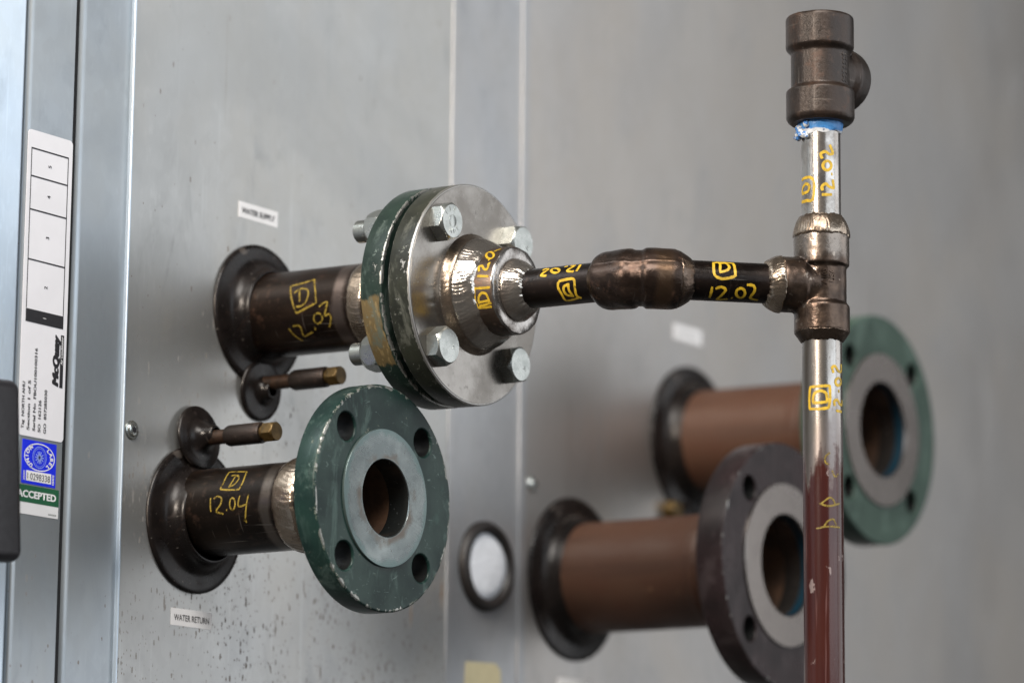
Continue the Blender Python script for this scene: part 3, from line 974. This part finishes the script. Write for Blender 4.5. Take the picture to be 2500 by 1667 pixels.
acc = sticker('inspection_sticker', -.1790, -.1372, -.0178, .0013, MT['paper'], 0.0, strip_a, 0, .0003, 'green and white inspection sticker')
wall_bars('green_band', [(-.1790, -.1372, -.0100, .0013)], MT['green_ink'], Yp, acc)
wall_text('band_lettering', 'ACCEPTED', -.1775, -.0067, .0064, MT['paper'], Yp - .0001, acc, strike=.0003, length=.0377)
wall_bars('small_print', [(-.1468 + i * .0010, -.1468 + i * .0010 + .0006, -.0163, -.0152) for i in range(8)], MT['grey_ink'], Yp, acc)['kind'] = 'stuff'

ws = sticker('pipe_label', .0410, .0858, .2196, .2312, MT['paper'], PY, panel_a, 0, .00025, 'white label reading water supply')
wall_text('label_print', 'WATER SUPPLY', .0443, .2233, .0056, MT['ink'], PY - .0004, ws, strike=.00020, length=.038)
wr = sticker('pipe_label', -.0215, .0222, -.0773, -.0655, MT['paper'], PY, panel_a, 0, .00025, 'white label reading water return')
wall_text('label_print', 'WATER RETURN', -.0183, -.0737, .0060, MT['ink'], PY - .0004, wr, strike=.00009, length=.0375)
for (x0, x1, z0, z1) in ((.632, .678, .2245, .2375), (.456, .503, -.091, -.0782)):
    fl = sticker('pipe_label', x0, x1, z0, z1, MT['paper'], -.0016, panel_b, 0, .00025, 'blurred white label on the far panel')
    wall_bars('label_print', [(x0 + .006, x1 - .006, (z0 + z1) / 2 - .0007, (z0 + z1) / 2 + .0007)], MT['grey_ink'], -.0020, fl)


# ================================================================== pipe stubs
def pad_profile(R, r, h):
    """flat disc with a soft fillet running up onto the pipe"""
    p = [(0, R - .001), (.0004, R), (.0018, R), (.0026, R - .0010)]
    q = h - .005
    p += [(.0030, R - .004), (.0036, r + q * .95 + .0012)]
    for a in (12, 25, 38, 50, 60, 70, 79, 86):
        a = math.radians(a)
        p.append((.0038 + q * (1 - math.cos(a)), r + .0012 + q * (1 - math.sin(a)) * .92))
    p += [(h, r + .0009), (h + .0006, r + .0002), (h + .0006, r - .0008)]
    return p


def flange_loops(R, bore, bc, hole, n=4, rot=45):
    lp = [circle_pts(R, 144), circle_pts(bore, 72)]
    for i in range(n):
        a = math.radians(rot + 360 / n * i)
        lp.append(circle_pts(hole, 36, bc * math.cos(a), bc * math.sin(a)))
    return lp


def bore_tube(z0, z1, r):
    return lathe([(z0, r), (z1, r)], 64, caps=(True, False))


# ---- return stub 12.04
F04 = frame((.001, 0, .001), (0, -1, 0))
st4 = thing('return_pipe_stub', 'dark steel pipe marked 12.04 with open green flange above the water return label', 'pipe', F04)
link('escutcheon', lathe(pad_profile(.0512, .0302, .0165), 96, sharp=60, caps=(True, False)), MT['pad'], st4, Matrix.Translation((.0003, PY, -.0030)) @ F04.to_3x3().to_4x4())
link('pipe', lathe([(0, .03015), (.096, .03015)], 96, caps=(True, True)), MT['pipe04'], st4)
link('weld_bead', weld(.0925, .1130, .0302, .0310, .0022, 46, .00055, seed=3, lean=-2.4, curve=1.3), MT['weld'], st4)
link('flange_neck', lathe([(.1090, .0304), (.114, .0310), (.122, .0330), (.132, .0375), (.140, .0390), (.1478, .0390), (.1495, .041)], 96, sharp=60, caps=(False, False)), MT['pipe04'], st4)
fl4 = link('flange', plate(flange_loops(.0762, .0266, .06035, .0095, 4, 45), .1475, .1652, .0015), MT['green'], st4, F04 @ Matrix.Translation((0, 0, 0)), 'green painted flange ring, chipped along its rim')
link('raised_face', ring([(.1645, .0464), (.1664, .0464), (.1668, .0460), (.1668, .0264), (.1662, .0258), (.1500, .0258), (.1500, .0300)], 128, sharp=30), MT['machined'], fl4)
link('bore_lining', bore_tube(.060, .166, .02585), MT['rust_in'], st4)


def hole_shade_liners(fl, fr, z0, z1, bc, r):  # dark tubes added so the holes look shaded inside
    for i in range(4):
        a = math.radians(45 + 90 * i)
        link('bolt_hole_shade', lathe([(z0, r), (z1, r)], 32, caps=(False, False)), MT['hole_shade'], fl, fr @ Matrix.Translation((bc * math.cos(a), bc * math.sin(a), 0)))


hole_shade_liners(fl4, F04, .1490, .1637, .06035, .00935)
link('pipe_number', strokes_on_pipe(MARK_B, .03015, .0013, seed=4), MT['marker_thin'], st4, None, 'yellow handwritten D box and 12.04')

# ---- supply stub 12.03
F03 = frame((.0655, 0, .1503), (0, -math.cos(ROT), -math.sin(ROT)))
st3 = thing('supply_pipe_stub', 'dark steel pipe marked 12.03 with a bolted green flange, below water supply label', 'pipe', F03)
link('escutcheon', lathe(pad_profile(.0505, .0302, .0165), 96, sharp=60, caps=(True, False)), MT['pad'], st3, frame((.0655, PY, .1520), (0, -1, 0)))
link('pipe', lathe([(0, .03015), (.106, .03015)], 96), MT['pipe03'], st3)
link('weld_bead', weld(.1030, .1175, .0301, .0306, .0012, 90, .00035, seed=5, lean=-2.0, curve=1.2), MT['weld'], st3)
link('flange_neck', lathe([(.114, .0303), (.119, .0308), (.126, .0335), (.134, .0375), (.142, .0390), (.1505, .0390)], 96, sharp=60, caps=(False, False)), MT['pipe03'], st3)
fz = Matrix.Translation((0, 0, .1505))
fl3 = link('flange', plate(flange_loops(.0762, .0266, .06035, .0095, 4, 45), 0, .0178, .0011), MT['green_patch'], st3, F03 @ fz, 'green rim with a worn tan patch')
link('raised_face', lathe([(.0170, .0460), (.0196, .0460)], 96), MT['machined'], fl3, F03 @ fz)
link('pipe_number', strokes_on_pipe(MARK_A, .03015, .0014, seed=2), MT['marker_thin'], st3, None, 'yellow handwritten D box and 12.03')

# ================================================================== branch line bolted to the supply flange
FB = F03 @ Matrix.Translation((0, 0, .1701))
br = thing('branch_pipe_assembly', 'bolted flange with small piping marked 12.02, elbow and two tees, on 12.03 pipe', 'pipe', FB)
link('gasket', lathe([(.1701, .0455), (.1722, .0455)], 72), MT['gap'], br, F03)
ff = Matrix.Translation((0, 0, .1738))
flf = link('flange', plate(flange_loops(.0762, .012, .06035, .0095, 4, 45), 0, .0176, .0010), MT['olive'], br, F03 @ ff, 'front flange with dark olive rim and bare steel face')
link('raised_face', lathe([(-.0017, .0460), (.001, .0460)], 96), MT['machined'], flf, F03 @ ff)
fc = [circle_pts(.0748, 144), circle_pts(.030, 64)] + [circle_pts(.0094, 36, .06035 * math.cos(math.radians(45 + 90 * i)), .06035 * math.sin(math.radians(45 + 90 * i))) for i in range(4)]
link('steel_face', plate(fc, .0173, .0180, .0002), MT['face_steel'], flf, F03 @ ff)
link('hub', lathe([(.1905, .0440), (.1920, .0415), (.1940, .0400), (.1965, .0390), (.1990, .0380), (.2000, .0360), (.2000, .028)], 96, sharp=180, caps=(False, False)), MT['weld'], flf, F03)
link('weld_bead', weld(.1978, .2130, .0384, .0303, .0012, 84, .00045, seed=8, lean=1.8, curve=1.2), MT['weld_bright'], flf, F03)
boss = link('boss_ring', lathe([(.196, .03015), (.2253, .03015), (.2262, .0296)], 96, sharp=40), MT['boss'], br, F03)
link('end_plate', lathe([(.2256, .0300), (.2265, .0298), (.2273, .0287), (.2275, .0240), (.2270, .0205), (.2262, .014)], 96, rf=lambda a, z, r: (r + .0003 * math.sin(a * 7) + .0002 * math.sin(a * 17), z), sharp=50), MT['boss_face'], boss, F03)
link('weld_bead', weld(.2262, .2398, .0218, .0134, .0014, 56, .00022, seed=11, lean=1.4, curve=1.2), MT['weld_bright'], boss, F03)
link('pipe_number', strokes_on_pipe(MARK_C, .03015, .0017, seed=6), MT['marker'], boss, F03, 'yellow handwritten D box and number round the boss')

# bolts
def bolt_at(i, turn):
    a = math.radians(45 + 90 * i)
    x, y = .06035 * math.cos(a), .06035 * math.sin(a)
    f = F03 @ Matrix.Translation((x, y, .1916)) @ Matrix.Rotation(math.radians(turn), 4, 'Z')
    head = link('hex_bolt', hex_prism(.0238, .0105), MT['zinc'], br, f)
    link('bolt_shank', lathe([(-.041, .0078), (0.001, .0078)], 24), MT['zinc'], head, f)
    link('thread_end', threaded(-.0690, -.052, .0078), MT['zinc'], head, f)
    nf = F03 @ Matrix.Translation((x, y, .1505 - .0157)) @ Matrix.Rotation(math.radians(turn + 13), 4, 'Z')
    link('nut', hex_prism(.0238, .0155, both=True), MT['zinc'], head, nf)
    marks = []
    if i == 1:
        for body, a0, a1 in (('115', 125, 55), ('NDF', 235, 305)):
            for k, ch in enumerate(body):
                t = math.radians(a0 + (a1 - a0) * k / 2)
                inv = a0 > 180
                me_ = text_mesh(ch, .0042, thick=.0005, bold=.0001, align='CENTER')
                marks.append((me_, Matrix.Translation((.0072 * math.cos(t) * (1.15 if inv else 1), .0072 * math.sin(t) * (1.15 if inv else 1), .0105)) @ Matrix.Rotation(t - PI / 2 if not inv else t + PI / 2, 4, 'Z')))
        marks.append((lathe([(0, .0042), (.0002, .0042), (.0004, .0036)], 24), Matrix.Translation((0, 0, .0104))))
    else:
        me_ = text_mesh('V', .0045, thick=.0005, bold=.0001, align='CENTER')
        marks.append((me_, Matrix.Translation((.005, -.005, .0105)) @ Matrix.Rotation(.5, 4, 'Z')))
    mo = join(marks)
    link('head_mark', mo, MT['zinc'], head, f)


for i, turn in ((0, 8), (1, 22), (2, 34), (3, 14)):
    bolt_at(i, turn)

# run 1, elbow, run 2
EL = F03 @ Vector((0, 0, .325))
D2 = Vector((1, -1, 0)).normalized()
FE = frame(EL, D2)
TE = EL + D2 * .125
FT = Matrix.Translation(TE)
p1 = link('pipe', lathe([(.2235, .01335), (.300, .01335)], 64), MT['pipe_small'], br, F03, 'short black pipe between boss and elbow')
link('pipe_number', strokes_on_pipe(MARK_D, .01335, .0019, seed=9), MT['marker'], p1, F03, 'yellow upside down 12.02 and D box')
p2 = link('pipe', lathe([(.020, .01335), (.110, .01335)], 64), MT['pipe_small'], br, FE, 'short black pipe between elbow and tee')
link('pipe_number', strokes_on_pipe(MARK_E, .01335, .0018, seed=10), MT['marker'], p2, FE, 'yellow D box above 12.02')

prof = [(-32, 13.2), (-31.5, 14.2), (-30.6, 15.8), (-29.3, 17.4), (-27.6, 18.6), (-25, 19.4), (-22, 19.7), (-14, 19.9), (-8, 20.2), (-6, 20.1), (-4.6, 19.7), (-3.2, 19.0), (-2.0, 18.7), (1.6, 18.7), (2.6, 19.1), (3.4, 19.8), (4.4, 20.3), (6, 20.4), (14, 20.4), (21, 20.3), (23.4, 20.1), (24.6, 19.6), (26, 18.6)]


def interp(t):
    for (a, ra), (b, rb) in zip(prof, prof[1:]):
        if a <= t <= b:
            return ra + (rb - ra) * (t - a) / (b - a)
    return prof[-1][1]


D1 = (F03.to_3x3() @ Vector((0, 0, 1))).normalized()
V, Fc = [], []
N = 120
ts = [-32 + 58 * i / 110 for i in range(111)]
RA = .024
TL = RA * math.tan(PI / 8)
for t in ts:
    s = t / 1000
    if s < -TL:
        c, d = EL + D1 * s, D1
    elif s > TL:
        c, d = EL + D2 * s, D2
    else:
        u = (s + TL) / (2 * TL)
        d = (D1 * (1 - u) + D2 * u).normalized()
        A0, A2 = EL - D1 * TL, EL + D2 * TL
        c = A0 * (1 - u) ** 2 + EL * 2 * u * (1 - u) + A2 * u * u
    fr_ = frame((0, 0, 0), d).to_3x3()
    r = interp(t)
    for i in range(N):
        a = 2 * PI * i / N
        da = ((a - (PI - .42) + PI) % (2 * PI)) - PI
        inner = max(0.0, min(1.0, (t + 29) / 4, (24 - t) / 4))
        rr = r + inner * (.60 * math.exp(-(da / .045) ** 2) - .45 * math.exp(-((da - .17) / .10) ** 2))
        rr += .08 * math.sin(a * 5 + t * .35) * math.sin(t * .21 + a) + .05 * math.sin(a * 11 - t * .5)
        p = c + fr_ @ Vector((rr / 1000 * math.cos(a), rr / 1000 * math.sin(a), 0))
        V.append(FE.inverted() @ p)
for j in range(len(ts) - 1):
    for i in range(N):
        k = (i + 1) % N
        Fc.append((j * N + i, j * N + k, (j + 1) * N + k, (j + 1) * N + i))
elbow = link('elbow', mesh(V, Fc, 180), MT['elbow'], br, FE, 'stubby forged elbow with a waist and parting ridge')
link('weld_bead', weld(.0245, .0350, .0196, .0134, .0008, 48, .00008, seed=13), MT['weld_dark'], br, FE)
link('weld_bead', weld(.2915, .2975, .0134, .0165, .0003, 48, .00008, seed=14), MT['weld_dark'], br, F03)

# lower tee
run = lathe([(-.0345, .0150), (-.0317, .0187), (-.0145, .0187), (-.0118, .0166), (.0118, .0166), (.0135, .0187), (.0335, .0187), (.0370, .0160)], 64)
bra = lathe([(-.002, .0160), (.0120, .0168), (.015, .0187), (.0285, .0187), (.0315, .0165)], 64)
tee_me = remeshed(join([(run, Matrix.Identity(4)), (bra, frame((0, 0, 0), (-1, 1, 0)))]), .0007, 5)
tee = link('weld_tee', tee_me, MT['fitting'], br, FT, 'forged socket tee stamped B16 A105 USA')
link('weld_bead', weld(.0320, .0480, .0186, .0134, .0022, 44, .00030, seed=17, lean=1.2, curve=1.2), MT['weld'], br, FT)
link('weld_bead', weld(-.0388, -.0310, .0134, .0188, .0005, 48, .00006, seed=18), MT['weld_dark'], br, FT)
link('weld_bead', weld(.0285, .0396, .0186, .0134, .0022, 44, .00030, seed=19, lean=1.2, curve=1.2), MT['weld'], br, frame(TE, (-1, 1, 0)))


def text_on_tube(body, size, R, th, zc, thick):
    """raised lettering reading upwards along a vertical tube"""
    me = text_mesh(body, size, thick=thick, bold=.00012, align='CENTER')
    for v in me.vertices:
        x, y, z = v.co
        rr = R + z
        t = th - (y - size * .33) / R
        v.co = (rr * math.cos(t), rr * math.sin(t), zc + x)
    smooth(me, 30)
    return me


th0 = math.radians(209.3)
link('stamped_lettering', join([(text_on_tube('B16', .0050, .0167, th0 + math.radians(-12), .0030, .0013), W0), (text_on_tube('A105', .0050, .0167, th0 + math.radians(6), .0036, .0013), W0), (text_on_tube('USA', .0050, .0167, th0 + math.radians(25), .0042, .0013), W0)]), MT['fitting'], tee, FT)

# risers
r1 = link('riser_pipe', lathe([(.033, .01335), (.125, .01335)], 64), MT['riser_up'], br, FT, 'bare bright pipe below the brown top tee')
link('pipe_number', strokes_on_pipe(MARK_F, .01335, .0020, seed=21), MT['marker'], r1, FT, 'yellow D box and 12.02 reading upwards')
r2 = link('riser_pipe', lathe([(-.52, .01335), (-.033, .01335)], 64), MT['riser_low'], br, FT, 'pipe turning from bare steel to red brown lacquer')
link('pipe_number', strokes_on_pipe(MARK_G, .01335, .0019, seed=22), MT['marker'], r2, FT, 'yellow D box and 12.02 reading upwards')
link('faded_marks', strokes_on_pipe(MARK_H, .01335, .0012, seed=23), MT['marker_thin'], r2, FT)

# thread tape and paste under the top tee
tp = link('thread_tape', lathe([(.1036, .01365), (.1046, .0142), (.107, .0148), (.1100, .0153), (.1135, .0150)], 72, rf=lambda a, z, r: (r + .00025 * math.sin(a * 13 + z * 900), z + (.0014 * math.sin(a * 1.0 + 2.2) + .0006 * math.sin(a * 6)) * (1 if z < .1045 else .3)), sharp=180, caps=(False, False)), MT['thread_tape'], br, FT)
bm = bmesh.new()
for k in range(16):
    rnd = random.Random(k)
    a = math.radians(150 + rnd.uniform(-22, 24))
    ctr = Vector((.0157 * math.cos(a), .0157 * math.sin(a), .1085 - rnd.random() * .0085))
    geo = bmesh.ops.create_icosphere(bm, subdivisions=2, radius=.0016 + rnd.random() * .0012, matrix=Matrix.Translation(ctr))
    for v in geo['verts']:
        q = v.co - ctr
        v.co = ctr + q * (1 + .3 * math.sin(q.x * 4000 + k) * math.sin(q.z * 3500 + 2 * k))
pm = bpy.data.meshes.new('m')
bm.to_mesh(pm)
bm.free()
pm = remeshed(pm, .0006, 2)
link('thread_paste', pm, MT['paste'], tp, FT, 'crumpled lump of blue paste and tape')

# top tee
def facet(a, z, r):
    # the forging has two shallow flats facing the front
    d = ((a - (th0 - .42) + PI) % (2 * PI)) - PI
    return (min(r, r * .972 / max(.2, math.cos(d))) if abs(d) < .6 else r), z


run = lathe([(.1110, .0170), (.1112, .0198), (.1132, .0222), (.1152, .0231), (.1335, .0231), (.1362, .0197), (.1600, .0197), (.1622, .0220), (.1636, .0231), (.1835, .0231), (.1850, .0226), (.1856, .0212), (.1856, .0150)], 96, rf=facet, caps=(True, True))
bra = lathe([(0, .0190), (.0150, .0196), (.0190, .0224), (.0205, .0229), (.0330, .0229), (.0352, .0222), (.0358, .0205)], 72)
tt = remeshed(join([(run, Matrix.Identity(4)), (bra, frame((0, 0, .1482), (1, .08, 0)))]), .0007, 3)
top = link('threaded_tee', tt, MT['cast'], br, FT, 'brown forged tee on top with an outlet facing away')
rb = []
rnd = random.Random(4)
for col_, ang in ((0, 53), (1, 62)):
    for k in range(7):
        z = .139 + k * .0030
        a = th0 + math.radians(ang + rnd.uniform(-1.5, 1.5))
        bx = box(-.0003, .0003, -.0011, .0011, -.0010, .0010, .0002)
        rb.append((bx, Matrix.Translation((.0197 * math.cos(a), .0197 * math.sin(a), z)) @ Matrix.Rotation(a, 4, 'Z') @ Matrix.Rotation(rnd.uniform(-.7, .7), 4, 'X')))
link('stamped_marks', join(rb), MT['cast'], top, FT)


# ================================================================== small vent / drain stubs
def small_stub(name, label, x, z, base, group, tilt=0.0, padR=.0222, pad_y=0.0, length=0.0, ph=.012):
    f = frame((x, 0, z), (0, -1, 0))
    t = thing(name, label, 'pipe', f, group)
    link('escutcheon', lathe(pad_profile(padR, .0052, ph), 64, sharp=60, caps=(True, False)), MT['pad'], t, f @ Matrix.Translation((0, pad_y, base)) @ Matrix.Rotation(tilt, 4, 'X'))
    link('pipe', lathe([(0, .0051), (.036 + length, .0051)], 32), MT['rusty'], t)
    L = length
    link('coupling', lathe([(.0320 + L, .0054), (.0325 + L, .0066), (.0345 + L, .0074), (.0615 + L, .0074), (.0630 + L, .0068), (.0632 + L, .0052)], 40, sharp=30), MT['coupling'], t)
    pg = link('plug_neck', lathe([(.060 + L, .0052), (.0672 + L, .0052)], 32), MT['brass'], t)
    link('plug', hex_prism(.0128, .0088), MT['brass'], t, f @ Matrix.Translation((0, 0, .0662 + L)) @ Matrix.Rotation(math.radians(12), 4, 'Z'))
    return t


small_stub('vent_pipe_stub', 'thin rusty pipe with brass plug just above the 12.04 pipe', -.0018, .0530, .0050, 'small plugged pipe stubs', tilt=-.10, pad_y=.0010, ph=.0165)
small_stub('drain_pipe_stub', 'thin black pipe with brass plug just below the 12.03 pipe', .0680, .1020, .0030, 'small plugged pipe stubs', tilt=.08, pad_y=-.0045, length=.001, ph=.0115)

# ================================================================== far brown pipes
def far_stub(name, label, x, z, s, droop, fmat, flab, rimface):
    f = frame((x, 0, z), (0, -math.cos(droop), -math.sin(droop)))
    t = thing(name, label, 'pipe', f, 'blurred brown pipe stubs')
    link('escutcheon', lathe(pad_profile(.0660, .0445, .0170), 96, sharp=60, caps=(True, False)), MT['pad'], t, frame((x, -.0016, z), (0, -1, 0)))
    link('pipe', lathe([(0, .04445), (s - .030, .04445), (s - .022, .0455)], 96, caps=(True, False)), MT['brown_pipe'], t)
    link('weld_bead', weld(s - .068, s - .058, .0446, .0448, .0010, 90, .0003, seed=31), MT['brown_pipe'], t)
    fl = link('flange', plate(flange_loops(.0953, .0410, .0762, .0095, 4, 45), s - .0255, s - .0016, .0016), fmat, t, None, flab)
    link('raised_face', ring([(s - .003, .0635), (s - .0004, .0635), (s, .0631), (s, .0402), (s - .0006, .0396), (s - .025, .0396), (s - .025, .044)], 96, sharp=30), rimface, fl)
    hole_shade_liners(fl, f, s - .0235, s - .0034, .0762, .00935)
    link('bore_lining', bore_tube(s - .11, s - .014, .0398), MT['rust_in'], t)
    link('blue_lining', lathe([(s - .0095, .0392), (s - .0022, .0392)], 64, caps=(False, False)), MT['blue_in'], t)
    return t


far_stub('upper_brown_pipe_stub', 'blurred brown pipe with pale green flange behind the upright pipe', .6601, .1370, .1880, math.radians(1.0), MT['green_far'], 'pale green flange ring', MT['machined_far'])
far_stub('lower_brown_pipe_stub', 'blurred brown pipe with dark plum flange at the lower right', .4776, .0022, .2005, 0.0, MT['plum'], 'dark plum flange ring with bright knocks', MT['machined_far'])

# drain of the far upper pipe, mostly hidden
fd = frame((.6228, 0, .0745), (0, -1, 0))
td = thing('far_drain_stub', 'blurred brass drain fitting below the far upper brown pipe', 'pipe fitting', fd, 'small plugged pipe stubs')
link('escutcheon', lathe([(0, .016), (.002, .016), (.004, .012), (.008, .009)], 40, sharp=60), MT['pad'], td, fd @ Matrix.Translation((.022, 0, .001)))
link('plug', hex_prism(.0150, .0110), MT['brass'], td, fd @ Matrix.Translation((0, 0, .001)))
